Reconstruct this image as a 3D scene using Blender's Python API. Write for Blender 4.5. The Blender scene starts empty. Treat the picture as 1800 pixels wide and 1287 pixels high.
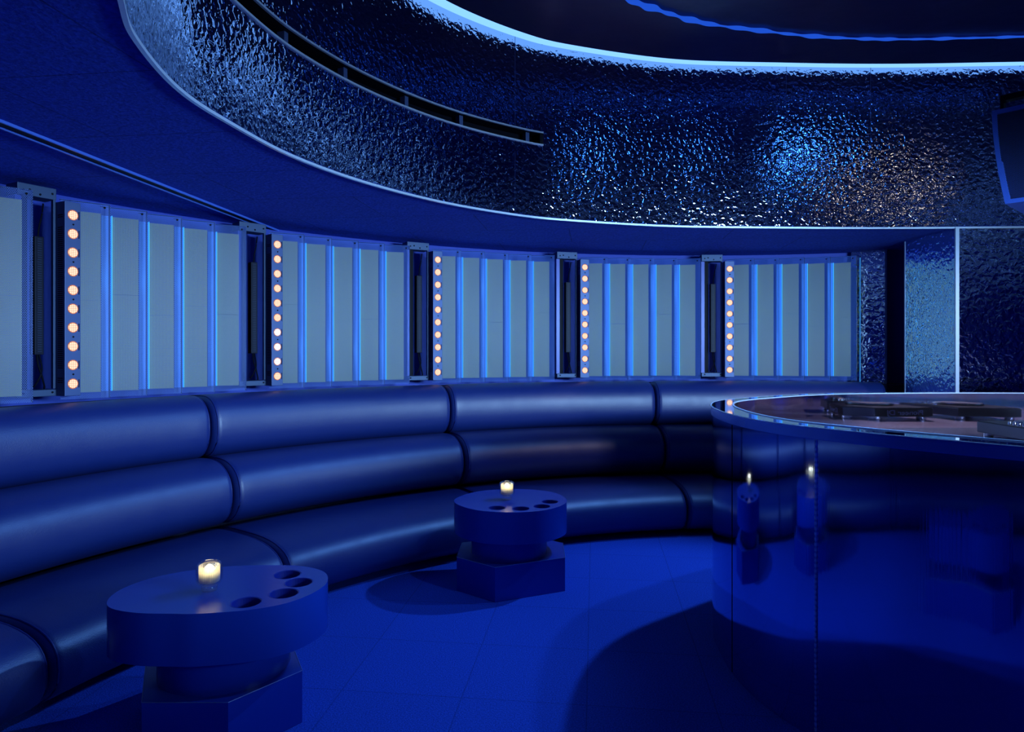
import bpy, bmesh, math, random
from math import sin, cos, pi, radians as R
from mathutils import Vector, Matrix
random.seed(7)
C = bpy.context.scene.collection
sc = bpy.context.scene

# ------------------------------------------------------------------ camera
cam = bpy.data.cameras.new('camera'); cam.lens = 24.0; cam.sensor_width = 36.0
cam.shift_y = -29.5/1800; cam.clip_start = 0.05
co = bpy.data.objects.new('camera', cam); C.objects.link(co)
co.location = (0, 0, 1.4); co.rotation_euler = (R(90), 0, 0)
sc.camera = co
sc.view_settings.view_transform = 'Standard'; sc.view_settings.look = 'None'
sc.view_settings.exposure = 0.0; sc.view_settings.gamma = 1.0
sc.view_settings.use_curve_mapping = False
sc.cycles.use_denoising = True
sc.cycles.max_bounces = 8; sc.cycles.diffuse_bounces = 3; sc.cycles.glossy_bounces = 5
sc.cycles.transmission_bounces = 6; sc.cycles.transparent_max_bounces = 12
sc.cycles.sample_clamp_indirect = 6.0
sc.cycles.caustics_reflective = False; sc.cycles.caustics_refractive = False

# ------------------------------------------------------------------ world
w = bpy.data.worlds.new('world'); sc.world = w; w.use_nodes = True
w.node_tree.nodes['Background'].inputs[0].default_value = (0.01, 0.03, 0.2, 1)
w.node_tree.nodes['Background'].inputs[1].default_value = 0.3

# ------------------------------------------------------------------ lights
def spot(name, loc, tgt, col, power, ang=80, blend=0.5, rad=0.03):
    l = bpy.data.lights.new(name, 'SPOT'); l.energy = power; l.color = col
    l.spot_size = R(ang); l.spot_blend = blend; l.shadow_soft_size = rad
    o = bpy.data.objects.new(name, l); C.objects.link(o); o.location = loc
    o.rotation_euler = (Vector(tgt)-Vector(loc)).to_track_quat('-Z', 'Y').to_euler()
    return o
def area(name, loc, tgt, col, power, sx, sy=None):
    l = bpy.data.lights.new(name, 'AREA'); l.energy = power; l.color = col
    l.shape = 'RECTANGLE'; l.size = sx; l.size_y = sy or sx
    o = bpy.data.objects.new(name, l); C.objects.link(o); o.location = loc
    o.rotation_euler = (Vector(tgt)-Vector(loc)).to_track_quat('-Z', 'Y').to_euler()
    return o
BLUE = (0.12, 0.36, 1.0); CYAN = (0.25, 0.50, 1.0)
spot('unseen_spot', (2.5, 4.75, 3.35), (0.3, 3.1, 0), BLUE, 300, 72, .7, .04)
spot('unseen_spot', (2.68, 3.95, 3.38), (0.1, 3.4, 0), BLUE, 110, 70, .6, .05)
spot('unseen_spot', (1.5, 2.3, 3.38), (-1.5, 2.9, .3), BLUE, 90, 60, .7, .05)  # unseen spot added to brighten the near table's top
spot('unseen_spot', (1.8, 2.85, 3.38), (.95, 4.85, 2.72), (0.05,.26,1), 14, 34, .4, .2)
spot('unseen_spot', (3.05, 3.0, 3.38), (2.35, 4.93, 2.85), (0.05,.26,1), 9, 28, .4, .13)
spot('unseen_spot', (4.4, 1.8, 3.36), (-1.1, 2.4, 2.6), (.24,.46,1), 20, 42, .8, .35)  # unseen spot added to brighten the left of the steel fascia
spot('warm_spot', (4.6, 1.4, 3.38), (2.7, 4.93, 2.55), (1,.70,.45), 2.2, 16, .9, .06)
area('rear_fill', (2.5, -.9, 2.1), (2.5, -2.7, 1.2), (.2,.45,1), 90, 1.5, .3)  # unseen fill added so the hammered wall reflects a brighter rear wall
def area_fill(loc, tgt, col, power, sx, sy, spread):
    o = area('wall_fill', loc, tgt, col, power, sx, sy); o.data.spread = R(spread); return o
WC = (.34,.62,1)
for tg, pw in (((-2.7, 3.2, 1.55), 14), ((-1.4, 5.0, 1.55), 18), ((.5, 6.0, 1.55), 18), ((2.6, 6.2, 1.55), 14)):
    area_fill((3.1, .8, 1.80), tg, WC, pw, 1.4, .3, 38)  # unseen fill lights added out of frame to light the panels evenly
spot('booth_spot', (4.2, 1.8, 3.36), (3.0, 3.7, .9), (.85, .74, 1), 170, 60, .5, .05)  # unseen spot added to brighten the booth interior

# ------------------------------------------------------------------ materials
def mat(name, col=(.5,.5,.5), rough=.5, metal=0, spec=.5, bump=None, bstr=.2, bdist=.01, emis=None, estr=0, **kw):
    m = bpy.data.materials.new(name); m.use_nodes = True
    nt = m.node_tree; b = nt.nodes['Principled BSDF']
    b.inputs['Base Color'].default_value = (*col, 1); b.inputs['Roughness'].default_value = rough
    b.inputs['Metallic'].default_value = metal; b.inputs['Specular IOR Level'].default_value = spec
    for k, v in kw.items(): b.inputs[k.replace('_', ' ')].default_value = v
    if emis: b.inputs['Emission Color'].default_value = (*emis, 1); b.inputs['Emission Strength'].default_value = estr
    if bump:
        tc = nt.nodes.new('ShaderNodeTexCoord'); n = nt.nodes.new('ShaderNodeTexNoise')
        n.inputs['Scale'].default_value = bump; n.inputs['Detail'].default_value = 3
        bp = nt.nodes.new('ShaderNodeBump'); bp.inputs['Strength'].default_value = bstr; bp.inputs['Distance'].default_value = bdist
        nt.links.new(tc.outputs['Object'], n.inputs['Vector']); nt.links.new(n.outputs['Fac'], bp.inputs['Height'])
        nt.links.new(bp.outputs['Normal'], b.inputs['Normal'])
    return m
def emat(name, col, s):
    m = bpy.data.materials.new(name); m.use_nodes = True; nt = m.node_tree
    nt.nodes.remove(nt.nodes['Principled BSDF']); e = nt.nodes.new('ShaderNodeEmission')
    e.inputs[0].default_value = (*col, 1); e.inputs[1].default_value = s
    nt.links.new(e.outputs[0], nt.nodes['Material Output'].inputs[0]); return m
def N(nt, t, **kw):
    n = nt.nodes.new(t)
    for k, v in kw.items(): setattr(n, k, v)
    return n
def M2(nt, op, a, b=None):
    n = nt.nodes.new('ShaderNodeMath'); n.operation = op
    for i, v in enumerate((a, b)):
        if v is None: continue
        if isinstance(v, (int, float)): n.inputs[i].default_value = v
        else: nt.links.new(v, n.inputs[i])
    return n.outputs[0]

def leather_mat():
    m = mat('blue_leather', (.006, .022, .16), .40, spec=.95)
    nt = m.node_tree; b = nt.nodes['Principled BSDF']
    tc = N(nt, 'ShaderNodeTexCoord')
    v = N(nt, 'ShaderNodeTexVoronoi'); v.inputs['Scale'].default_value = 260
    n = N(nt, 'ShaderNodeTexNoise'); n.inputs['Scale'].default_value = 9; n.inputs['Detail'].default_value = 5
    nt.links.new(tc.outputs['Object'], v.inputs['Vector']); nt.links.new(tc.outputs['Object'], n.inputs['Vector'])
    s = M2(nt, 'ADD', M2(nt, 'MULTIPLY', v.outputs['Distance'], .25), n.outputs['Fac'])
    bp = N(nt, 'ShaderNodeBump'); bp.inputs['Strength'].default_value = .25; bp.inputs['Distance'].default_value = .006
    nt.links.new(s, bp.inputs['Height']); nt.links.new(bp.outputs['Normal'], b.inputs['Normal'])
    mr = N(nt, 'ShaderNodeMapRange'); mr.inputs['To Min'].default_value = .38; mr.inputs['To Max'].default_value = .52
    nt.links.new(n.outputs['Fac'], mr.inputs['Value']); nt.links.new(mr.outputs[0], b.inputs['Roughness'])
    return m

def hammered_mat(name, scale=37, strength=.8, tint=(.45, .52, .70), dist=.005, rough=.07):
    m = mat(name, tint, rough, 1)
    nt = m.node_tree; b = nt.nodes['Principled BSDF']
    tc = N(nt, 'ShaderNodeTexCoord')
    n1 = N(nt, 'ShaderNodeTexNoise'); n1.inputs['Scale'].default_value = scale; n1.inputs['Detail'].default_value = 1.2; n1.inputs['Distortion'].default_value = .6
    n2 = N(nt, 'ShaderNodeTexVoronoi', feature='SMOOTH_F1'); n2.inputs['Scale'].default_value = scale*.9
    for n in (n1, n2): nt.links.new(tc.outputs['Object'], n.inputs['Vector'])
    s = M2(nt, 'ADD', n1.outputs['Fac'], M2(nt, 'MULTIPLY', n2.outputs['Distance'], .6))
    bp = N(nt, 'ShaderNodeBump'); bp.inputs['Strength'].default_value = strength; bp.inputs['Distance'].default_value = dist
    nt.links.new(s, bp.inputs['Height']); nt.links.new(bp.outputs['Normal'], b.inputs['Normal'])
    return m

def tiled_mat(name, col, col2, rough, tw, th, rot, off, line, seam, bump=260, bdist=.004, offset=0.0):
    """woven surface with thin seams between tiles, in world xy"""
    m = mat(name, col, rough, spec=.25)
    nt = m.node_tree; b = nt.nodes['Principled BSDF']
    tc = N(nt, 'ShaderNodeTexCoord'); mp = N(nt, 'ShaderNodeMapping')
    mp.vector_type = 'TEXTURE'
    mp.inputs['Location'].default_value = (*off, 0); mp.inputs['Rotation'].default_value = (0, 0, rot)
    nt.links.new(tc.outputs['Object'], mp.inputs['Vector'])
    br = N(nt, 'ShaderNodeTexBrick'); br.offset = offset
    br.inputs['Scale'].default_value = 1; br.inputs['Brick Width'].default_value = tw; br.inputs['Row Height'].default_value = th
    br.inputs['Mortar Size'].default_value = seam; br.inputs['Mortar Smooth'].default_value = .2
    br.inputs['Color1'].default_value = (1,1,1,1); br.inputs['Color2'].default_value = (.96,.96,.96,1); br.inputs['Mortar'].default_value = (line,line,line,1)
    nt.links.new(mp.outputs[0], br.inputs['Vector'])
    n = N(nt, 'ShaderNodeTexNoise'); n.inputs['Scale'].default_value = bump; n.inputs['Detail'].default_value = 4
    nt.links.new(tc.outputs['Object'], n.inputs['Vector'])
    mx = N(nt, 'ShaderNodeMix', data_type='RGBA'); mx.inputs['A'].default_value = (*col, 1); mx.inputs['B'].default_value = (*col2, 1)
    ra = N(nt, 'ShaderNodeMapRange'); ra.inputs['From Min'].default_value = .35; ra.inputs['From Max'].default_value = .65
    nt.links.new(n.outputs['Fac'], ra.inputs['Value']); nt.links.new(ra.outputs[0], mx.inputs['Factor'])
    mu = N(nt, 'ShaderNodeMix', data_type='RGBA', blend_type='MULTIPLY'); mu.inputs['Factor'].default_value = 1
    nt.links.new(mx.outputs['Result'], mu.inputs['A']); nt.links.new(br.outputs['Color'], mu.inputs['B'])
    nt.links.new(mu.outputs['Result'], b.inputs['Base Color'])
    bp = N(nt, 'ShaderNodeBump'); bp.inputs['Strength'].default_value = .5; bp.inputs['Distance'].default_value = bdist
    nt.links.new(n.outputs['Fac'], bp.inputs['Height']); nt.links.new(bp.outputs['Normal'], b.inputs['Normal'])
    return m

def perforated_mat(name, col, pitch=.0075, hole=.30, rough=.45, metal=.0):
    """sheet metal with round see-through holes, laid out in the sheet's own xz"""
    m = mat(name, col, rough, metal)
    nt = m.node_tree; b = nt.nodes['Principled BSDF']; out = nt.nodes['Material Output']
    tc = N(nt, 'ShaderNodeTexCoord'); sx = N(nt, 'ShaderNodeSeparateXYZ'); nt.links.new(tc.outputs['UV'], sx.inputs[0])
    u = M2(nt, 'DIVIDE', sx.outputs[0], pitch); v = M2(nt, 'DIVIDE', sx.outputs[1], pitch*.866)
    row = M2(nt, 'FLOOR', v); sh = M2(nt, 'MULTIPLY', M2(nt, 'MODULO', M2(nt, 'ABSOLUTE', row), 2), .5)
    fu = M2(nt, 'SUBTRACT', M2(nt, 'FRACT', M2(nt, 'ADD', u, sh)), .5)
    fv = M2(nt, 'MULTIPLY', M2(nt, 'SUBTRACT', M2(nt, 'FRACT', v), .5), .866)
    d = M2(nt, 'ADD', M2(nt, 'MULTIPLY', fu, fu), M2(nt, 'MULTIPLY', fv, fv))
    mask = M2(nt, 'LESS_THAN', d, hole*hole)
    tr = N(nt, 'ShaderNodeBsdfTransparent'); ms = N(nt, 'ShaderNodeMixShader')
    nt.links.new(mask, ms.inputs[0]); nt.links.new(b.outputs[0], ms.inputs[1]); nt.links.new(tr.outputs[0], ms.inputs[2])
    nt.links.new(ms.outputs[0], out.inputs[0])
    return m

def brushed_mirror():
    m = mat('brushed_mirror_steel', (.30, .42, .74), .06, 1)
    nt = m.node_tree; b = nt.nodes['Principled BSDF']
    tc = N(nt, 'ShaderNodeTexCoord'); mp = N(nt, 'ShaderNodeMapping'); mp.inputs['Scale'].default_value = (160, 160, 1.2)
    n = N(nt, 'ShaderNodeTexNoise'); n.inputs['Scale'].default_value = 1; n.inputs['Detail'].default_value = 2
    nt.links.new(tc.outputs['Object'], mp.inputs[0]); nt.links.new(mp.outputs[0], n.inputs['Vector'])
    n2 = N(nt, 'ShaderNodeTexNoise'); n2.inputs['Scale'].default_value = 2.6; n2.inputs['Detail'].default_value = 0
    nt.links.new(tc.outputs['Object'], n2.inputs['Vector'])
    b1 = N(nt, 'ShaderNodeBump'); b1.inputs['Strength'].default_value = .12; b1.inputs['Distance'].default_value = .0008
    b2 = N(nt, 'ShaderNodeBump'); b2.inputs['Strength'].default_value = .12; b2.inputs['Distance'].default_value = .02
    nt.links.new(n.outputs['Fac'], b1.inputs['Height']); nt.links.new(n2.outputs['Fac'], b2.inputs['Height'])
    nt.links.new(b2.outputs['Normal'], b1.inputs['Normal']); nt.links.new(b1.outputs['Normal'], b.inputs['Normal'])
    mr = N(nt, 'ShaderNodeMapRange'); mr.inputs['To Min'].default_value = .03; mr.inputs['To Max'].default_value = .08
    nt.links.new(n.outputs['Fac'], mr.inputs['Value']); nt.links.new(mr.outputs[0], b.inputs['Roughness'])
    return m

MT = dict(
    sideglow=mat('blue_side_glow', (.10,.30,.85), .6, emis=(.06,.32,1.0), estr=.45),
    leather=leather_mat(),
    piping=mat('leather_piping', (.008, .02, .16), .45),
    carpet=tiled_mat('carpet', (.014, .055, .38), (.035, .12, .70), .95, .5, .5, R(-6.9), (.354, 3.18), .72, .003, 170, .006),
    ceiling=tiled_mat('acoustic_ceiling', (.018, .055, .42), (.03, .09, .64), .95, 1.2, .6, R(-6.9), (.2, 3.2), .55, .004, 70, .004, .5),
    wall=mat('dark_blue_wall', (.012, .035, .30), .8, bump=60),
    cavity=mat('cavity_blue', (.016, .05, .42), .6),
    hammered=hammered_mat('hammered_steel'),
    hammered_wall=hammered_mat('hammered_steel_wall', 28, .9, (.85,.93,1.0)),
    track=mat('bright_blue_edge', (.10,.22,.80), .35, .2),  # bright blue base colour for the track edges
    trim=mat('polished_trim', (.70, .80, .95), .38, .55),
    dome=mat('stretched_dark_ceiling', (.008, .014, .11), .35, spec=.3, bump=2.5, bstr=.3, bdist=.05),
    black=mat('matte_black', (.003, .004, .010), .6, spec=.12),
    sheet=perforated_mat('perforated_steel_sheet', (.07, .17, .60), hole=.41),
    insert=mat('pale_acoustic_pad', (.56, .57, .20), .95, bump=300, bstr=.3),
    bracket=mat('galvanised_bracket', (.045, .08, .17), .5, .3),
    barblue=mat('batten_housing', (.07, .11, .26), .5, .3),
    post=mat('blue_post', (.02, .05, .45), .4),
    darkbox=mat('driver_black', (.004, .007, .022), .5, spec=.15),
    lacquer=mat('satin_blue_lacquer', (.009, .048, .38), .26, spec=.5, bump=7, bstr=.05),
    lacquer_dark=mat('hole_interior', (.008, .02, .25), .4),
    edge=mat('pale_bright_edge', (.35, .45, .7), .3, .6),
    mirror=brushed_mirror(),
    rim=mat('polished_rim', (.80, .88, 1.0), .04, 1),
    inner=mat('booth_inner_mirror', (.80, .78, .86), 0.04, 1, bump=3, bstr=.12, bdist=.008),
    desk=mat('booth_desk', (.55, .46, .60), .25, .7),
    gear=mat('deck_black', (.012, .012, .018), .3),
    gearside=mat('deck_grey_side', (.16, .16, .20), .35, .6),
    silver=mat('brushed_silver', (.7, .68, .72), .25, 1),
    print=mat('printed_lettering', (.6, .6, 1.0), .5),
    cabinet=mat('speaker_cabinet', (.03, .09, .45), .4, bump=300, bstr=.3),
    grille=perforated_mat('speaker_grille', (.004, .005, .016), .006, .3),
    glass=mat('clear_glass', (1, 1, 1), .02, Transmission_Weight=1.0, IOR=1.45),
    smoke=mat('ribbed_smoked_glass', (.88, .86, .76), .08, Transmission_Weight=.85, IOR=1.3),
    cove=emat('cove_led', (.20, .48, 1.0), 1.5),
    strip=emat('cyan_led_strip', (.05, .50, 1.0), 1.5),
    domeline=emat('blue_glow_line', (.02, .13, 1.0), .65),
    flame=emat('warm_glow', (1.0, .84, .48), 9),
)
def lamp_mat(name, col, s):
    m = bpy.data.materials.new(name); m.use_nodes = True; nt = m.node_tree
    nt.nodes.remove(nt.nodes['Principled BSDF']); e = N(nt, 'ShaderNodeEmission')
    tc = N(nt, 'ShaderNodeTexCoord'); sx = N(nt, 'ShaderNodeSeparateXYZ'); nt.links.new(tc.outputs['UV'], sx.inputs[0])
    g = M2(nt, 'MULTIPLY', M2(nt, 'GREATER_THAN', M2(nt, 'FRACT', M2(nt, 'DIVIDE', sx.outputs[0], .0095)), .22),
           M2(nt, 'GREATER_THAN', M2(nt, 'FRACT', M2(nt, 'DIVIDE', sx.outputs[1], .0095)), .22))
    mx = N(nt, 'ShaderNodeMix', data_type='RGBA'); mx.inputs['A'].default_value = (col[0]*.5, col[1]*.3, col[2]*.3, 1); mx.inputs['B'].default_value = (*col, 1)
    nt.links.new(g, mx.inputs['Factor']); nt.links.new(mx.outputs['Result'], e.inputs[0]); e.inputs[1].default_value = s
    nt.links.new(e.outputs[0], nt.nodes['Material Output'].inputs[0]); return m
MT['lamp'] = lamp_mat('warm_lamp_lens', (1, .72, .52), 1.5)
MT['lampwhite'] = lamp_mat('white_lamp_lens', (.80, .90, 1.0), 1.6)
MT['fin'] = mat('dark_fins', (.012, .022, .06), .5, spec=.2)
def clear_mat(name, tint, base, edge, rough=.03):
    m = bpy.data.materials.new(name); m.use_nodes = True; nt = m.node_tree
    nt.nodes.remove(nt.nodes['Principled BSDF'])
    tr = N(nt, 'ShaderNodeBsdfTransparent'); tr.inputs[0].default_value = (*tint, 1)
    g = N(nt, 'ShaderNodeBsdfGlossy'); g.inputs['Roughness'].default_value = rough
    lw = N(nt, 'ShaderNodeLayerWeight'); lw.inputs[0].default_value = .35
    mr = N(nt, 'ShaderNodeMapRange'); mr.inputs['To Min'].default_value = base; mr.inputs['To Max'].default_value = edge
    ms = N(nt, 'ShaderNodeMixShader'); nt.links.new(lw.outputs['Facing'], mr.inputs['Value']); nt.links.new(mr.outputs[0], ms.inputs[0])
    nt.links.new(tr.outputs[0], ms.inputs[1]); nt.links.new(g.outputs[0], ms.inputs[2]); nt.links.new(ms.outputs[0], nt.nodes['Material Output'].inputs[0])
    return m
MT['glass'] = clear_mat('clear_glass', (.96, .98, 1), .06, .55)
def frosted_mat():
    m = bpy.data.materials.new('ribbed_frosted_glass'); m.use_nodes = True; nt = m.node_tree
    nt.nodes.remove(nt.nodes['Principled BSDF'])
    tr = N(nt, 'ShaderNodeBsdfTransparent'); tl = N(nt, 'ShaderNodeBsdfTranslucent'); tl.inputs[0].default_value = (1, .95, .78, 1)
    g = N(nt, 'ShaderNodeBsdfGlossy'); g.inputs['Roughness'].default_value = .15
    a = N(nt, 'ShaderNodeMixShader'); a.inputs[0].default_value = .6; b = N(nt, 'ShaderNodeMixShader'); b.inputs[0].default_value = .15
    nt.links.new(tr.outputs[0], a.inputs[1]); nt.links.new(tl.outputs[0], a.inputs[2]); nt.links.new(a.outputs[0], b.inputs[1]); nt.links.new(g.outputs[0], b.inputs[2])
    nt.links.new(b.outputs[0], nt.nodes['Material Output'].inputs[0]); return m
MT['smoke'] = frosted_mat()
MT['halo'] = emat('lamp_rim_glow', (1.0, .30, .16), .55)

# ------------------------------------------------------------------ helpers
def obj(name, bm, m, parent=None, smooth=False):
    me = bpy.data.meshes.new(name); bm.to_mesh(me); bm.free()
    for mm in (m if isinstance(m, (list, tuple)) else [m]): me.materials.append(mm)
    if smooth:
        for p in me.polygons: p.use_smooth = True
    o = bpy.data.objects.new(name, me); C.objects.link(o)
    if parent is not None: o.parent = parent
    return o
def sharp(o, ang=35):
    me = o.data
    for p in me.polygons: p.use_smooth = True
    me.set_sharp_from_angle(angle=R(ang)); return o
def tag(o, label, cat, group=None, kind=None):
    o['label'] = label; o['category'] = cat
    if group: o['group'] = group
    if kind: o['kind'] = kind
    return o
def thing(name, label, cat, loc=(0,0,0), rz=0, group=None):
    o = bpy.data.objects.new(name, None); C.objects.link(o); o.empty_display_size = .1
    o.location = loc; o.rotation_euler = (0, 0, rz)
    return tag(o, label, cat, group)
def struct(name, bm, m, parent=None, smooth=False):
    o = obj(name, bm, m, parent, smooth)
    if parent is None: o['kind'] = 'structure'
    return o
def kids(o): return [c for c in list(C.objects) if c.parent == o]
def dup(root, loc, rz, label, group=None):
    r = root.copy(); C.objects.link(r); r.location = loc; r.rotation_euler = (0, 0, rz); r['label'] = label
    if group: r['group'] = group
    for ch in kids(root):
        c = ch.copy(); C.objects.link(c); c.parent = r
        for g in kids(ch):
            d = g.copy(); C.objects.link(d); d.parent = c
    return r
def box(bm, x0, x1, y0, y1, z0, z1, mi=0, bev=0):
    b = bmesh.new() if bev else bm
    vs = [b.verts.new(p) for p in ((x0,y0,z0),(x1,y0,z0),(x1,y1,z0),(x0,y1,z0),(x0,y0,z1),(x1,y0,z1),(x1,y1,z1),(x0,y1,z1))]
    for f in ((3,2,1,0),(4,5,6,7),(0,1,5,4),(1,2,6,5),(2,3,7,6),(3,0,4,7)):
        b.faces.new([vs[i] for i in f]).material_index = mi
    if bev:
        bmesh.ops.bevel(b, geom=list(b.edges), offset=bev, segments=2, affect='EDGES', profile=.6)
        for f in b.faces: f.material_index = mi
        merge(bm, b)
def merge(bm, b, M=None):
    mp = {}
    for v in b.verts: mp[v] = bm.verts.new(M @ v.co if M else v.co)
    for f in b.faces:
        try: g = bm.faces.new([mp[v] for v in f.verts]); g.material_index = f.material_index
        except ValueError: pass
    b.free()
def prism(bm, pts, z0, z1, mi=0, bev=0, cap=True):
    """closed 2D outline (counter-clockwise) extruded from z0 to z1"""
    b = bmesh.new()
    lo = [b.verts.new((x, y, z0)) for x, y in pts]; hi = [b.verts.new((x, y, z1)) for x, y in pts]
    n = len(pts)
    for i in range(n): b.faces.new((lo[i], lo[(i+1)%n], hi[(i+1)%n], hi[i]))
    if cap:
        t = b.faces.new(hi); u = b.faces.new(lo[::-1])
        if bev:
            bmesh.ops.bevel(b, geom=[e for f in (t, u) for e in f.edges], offset=bev, segments=2, affect='EDGES')
    for f in b.faces: f.material_index = mi
    merge(bm, b)
def lathe(bm, prof, n=32, c=(0,0,0), mi=0, rib=0, ribn=0):
    rings = []
    for r, z in prof:
        rings.append([bm.verts.new((c[0]+(r+(rib*(j % 2) if r > .02 else 0))*cos(2*pi*j/n), c[1]+(r+(rib*(j % 2) if r > .02 else 0))*sin(2*pi*j/n), c[2]+z)) for j in range(n)] if r > 1e-6 else [bm.verts.new((c[0], c[1], c[2]+z))])
    for a, b in zip(rings, rings[1:]):
        for j in range(n):
            k = (j+1) % n
            if len(a) == 1 and len(b) == 1: continue
            if len(a) == 1: f = bm.faces.new((a[0], b[k], b[j]))
            elif len(b) == 1: f = bm.faces.new((a[j], a[k], b[0]))
            else: f = bm.faces.new((a[j], a[k], b[k], b[j]))
            f.material_index = mi
def tube(bm, pts, r, n=8, mi=0, closed=False):
    pts = [Vector(p) for p in pts]; rings = []; m = len(pts)
    for i, p in enumerate(pts):
        if closed: d = pts[(i+1)%m]-pts[i-1]
        else: d = (pts[min(i+1, m-1)]-pts[max(i-1, 0)])
        d.normalize(); up = Vector((0,0,1)) if abs(d.z) < .95 else Vector((1,0,0))
        a = d.cross(up).normalized(); b = d.cross(a)
        rings.append([bm.verts.new(p+a*r*cos(2*pi*j/n)+b*r*sin(2*pi*j/n)) for j in range(n)])
    for i in range(m if closed else m-1):
        A, B = rings[i], rings[(i+1)%m]
        for j in range(n): bm.faces.new((A[j], A[(j+1)%n], B[(j+1)%n], B[j])).material_index = mi
    if not closed:
        bm.faces.new(rings[0][::-1]); bm.faces.new(rings[-1])
def cr(P, n=12, closed=True):
    P = [Vector(p) for p in P]; out = []; m = len(P)
    for i in range(m if closed else m-1):
        if closed: p0, p1, p2, p3 = P[i-1], P[i], P[(i+1)%m], P[(i+2)%m]
        else: p0, p1, p2, p3 = P[max(i-1,0)], P[i], P[i+1], P[min(i+2,m-1)]
        for k in range(n):
            t = k/n
            out.append(.5*((2*p1)+(-p0+p2)*t+(2*p0-5*p1+4*p2-p3)*t*t+(-p0+3*p1-3*p2+p3)*t**3))
    if not closed: out.append(P[-1])
    return out
def ccw(P):
    a = sum(P[i-1][0]*P[i][1]-P[i][0]*P[i-1][1] for i in range(len(P)))
    return P if a > 0 else P[::-1]
def offset_in(P, d):
    """shift a ccw closed outline inwards by d"""
    out = []; m = len(P)
    for i in range(m):
        t = (Vector(P[(i+1)%m])-Vector(P[i-1])).normalized(); n = Vector((-t.y, t.x))
        out.append(Vector(P[i])+n*d)
    return out

OX, OY = 1.73, 1.47                                 # centre of the curved wall
def pol(r, a, z=0): return Vector((OX+r*cos(a), OY+r*sin(a), z))
Z_LOW, Z_HIGH = 2.28, 3.43

# ------------------------------------------------------------------ floor, walls
bm = bmesh.new(); box(bm, -4, 8.2, -3, 7.2, -.1, 0); struct('floor', bm, MT['carpet'])
bm = bmesh.new()
A0, A1, NA = R(68), R(236), 84
vs = []
for i in range(NA+1):
    a = A0+(A1-A0)*i/NA
    vs.append([bm.verts.new(pol(r, a, z)) for r, z in ((4.95,0),(4.95,Z_LOW),(5.05,Z_LOW),(5.05,0))])
for p, q in zip(vs, vs[1:]):
    for j in range(4): bm.faces.new((p[j], q[j], q[(j+1)%4], p[(j+1)%4]))
bmesh.ops.recalc_face_normals(bm, faces=bm.faces)
struct('wall_curved', bm, MT['cavity'], smooth=False)
bm = bmesh.new()                                    # ledge that closes the top of the seating
vs = []
for i in range(NA+1):
    a = A0+(A1-A0)*i/NA
    vs.append([bm.verts.new(pol(r, a, z)) for r, z in ((4.70,0),(4.70,1.095),(4.94,1.095),(4.94,0))])
for p, q in zip(vs, vs[1:]):
    for j in range(4): bm.faces.new((p[j], q[j], q[(j+1)%4], p[(j+1)%4]))
bmesh.ops.recalc_face_normals(bm, faces=bm.faces)
struct('trim_1', bm, mat('dark_ledge', (.004,.008,.05), .8))
bm = bmesh.new(); box(bm, -1.2, 8.1, -2.8, -2.7, 0, Z_HIGH+.2); struct('wall_rear', bm, MT['wall'])
bm = bmesh.new(); box(bm, 8.0, 8.1, -2.7, 5.0, 0, Z_HIGH+.2); struct('wall_right', bm, MT['wall'])

# ------------------------------------------------------------------ oval recess in the ceiling
LH = [(2.6,4.95),(1.93,4.93),(1.127,4.87),(.388,4.65),(.02,4.456),(-.414,4.08),(-.769,3.60),(-1.0,3.10),(-1.10,2.62)]
LH += [(-1.125,2.3),(-1.07,1.95),(-.985,1.72),(-.74,1.22),(-.40,.78),(.02,.40),(.388,.17),(1.127,-.05),(1.93,-.13)]
FULL = LH+[(2.6,-.15)]+[(5.2-x,y) for x, y in LH[:0:-1]]
RING = cr(FULL, 14)                                 # goes counter-clockwise seen from below the camera's left
RN = len(RING)
RC = Vector((2.6, 2.4))
def ring_at_px(px):
    """index along RING (far left half) seen at image column px"""
    k = (px-900)/1200; best = None
    for i, p in enumerate(RING[:14*9]):
        if p.y > .5:
            d = abs(p.x/p.y-k)
            if best is None or d < best[0]: best = (d, i)
    return best[1]
bm = bmesh.new()
inner_lo, outer_lo, outer_hi = [], [], []
for p in RING:
    d = (p-RC); s = min((5.6/abs(d.x)) if abs(d.x) > 1e-6 else 99, (4.8/abs(d.y)) if abs(d.y) > 1e-6 else 99)
    q = RC+d*s
    inner_lo.append(bm.verts.new((p.x, p.y, Z_LOW))); outer_lo.append(bm.verts.new((q.x, q.y, Z_LOW)))
for i in range(RN):
    j = (i+1) % RN
    bm.faces.new((inner_lo[i], outer_lo[i], outer_lo[j], inner_lo[j]))
ext = bmesh.ops.extrude_face_region(bm, geom=list(bm.faces))
for v in [g for g in ext['geom'] if isinstance(g, bmesh.types.BMVert)]: v.co.z += .012
bmesh.ops.recalc_face_normals(bm, faces=bm.faces)
struct('ceiling', bm, MT['ceiling'])
# upper dark ceiling
bm = bmesh.new()
prism(bm, [tuple(p) for p in ccw(offset_in(ccw(RING), .095))], Z_HIGH, Z_HIGH+.05)
struct('ceiling_dome', bm, MT['dome'])
bm = bmesh.new()                                    # glowing cove between dome and steel
A = ccw(RING); B = offset_in(A, .094)
for i in range(RN):
    j = (i+1) % RN
    bm.faces.new([bm.verts.new((q.x, q.y, Z_HIGH+.012)) for q in (A[i], B[i], B[j], A[j])])
o = obj('cove_light', bm, MT['cove']); tag(o, 'bright icy blue light strip running round the top of the oval ceiling recess', 'light strip')
bm = bmesh.new(); prism(bm, [tuple(p) for p in A], Z_HIGH+.06, Z_HIGH+.08); struct('ceiling_upper', bm, MT['black'])

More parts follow.
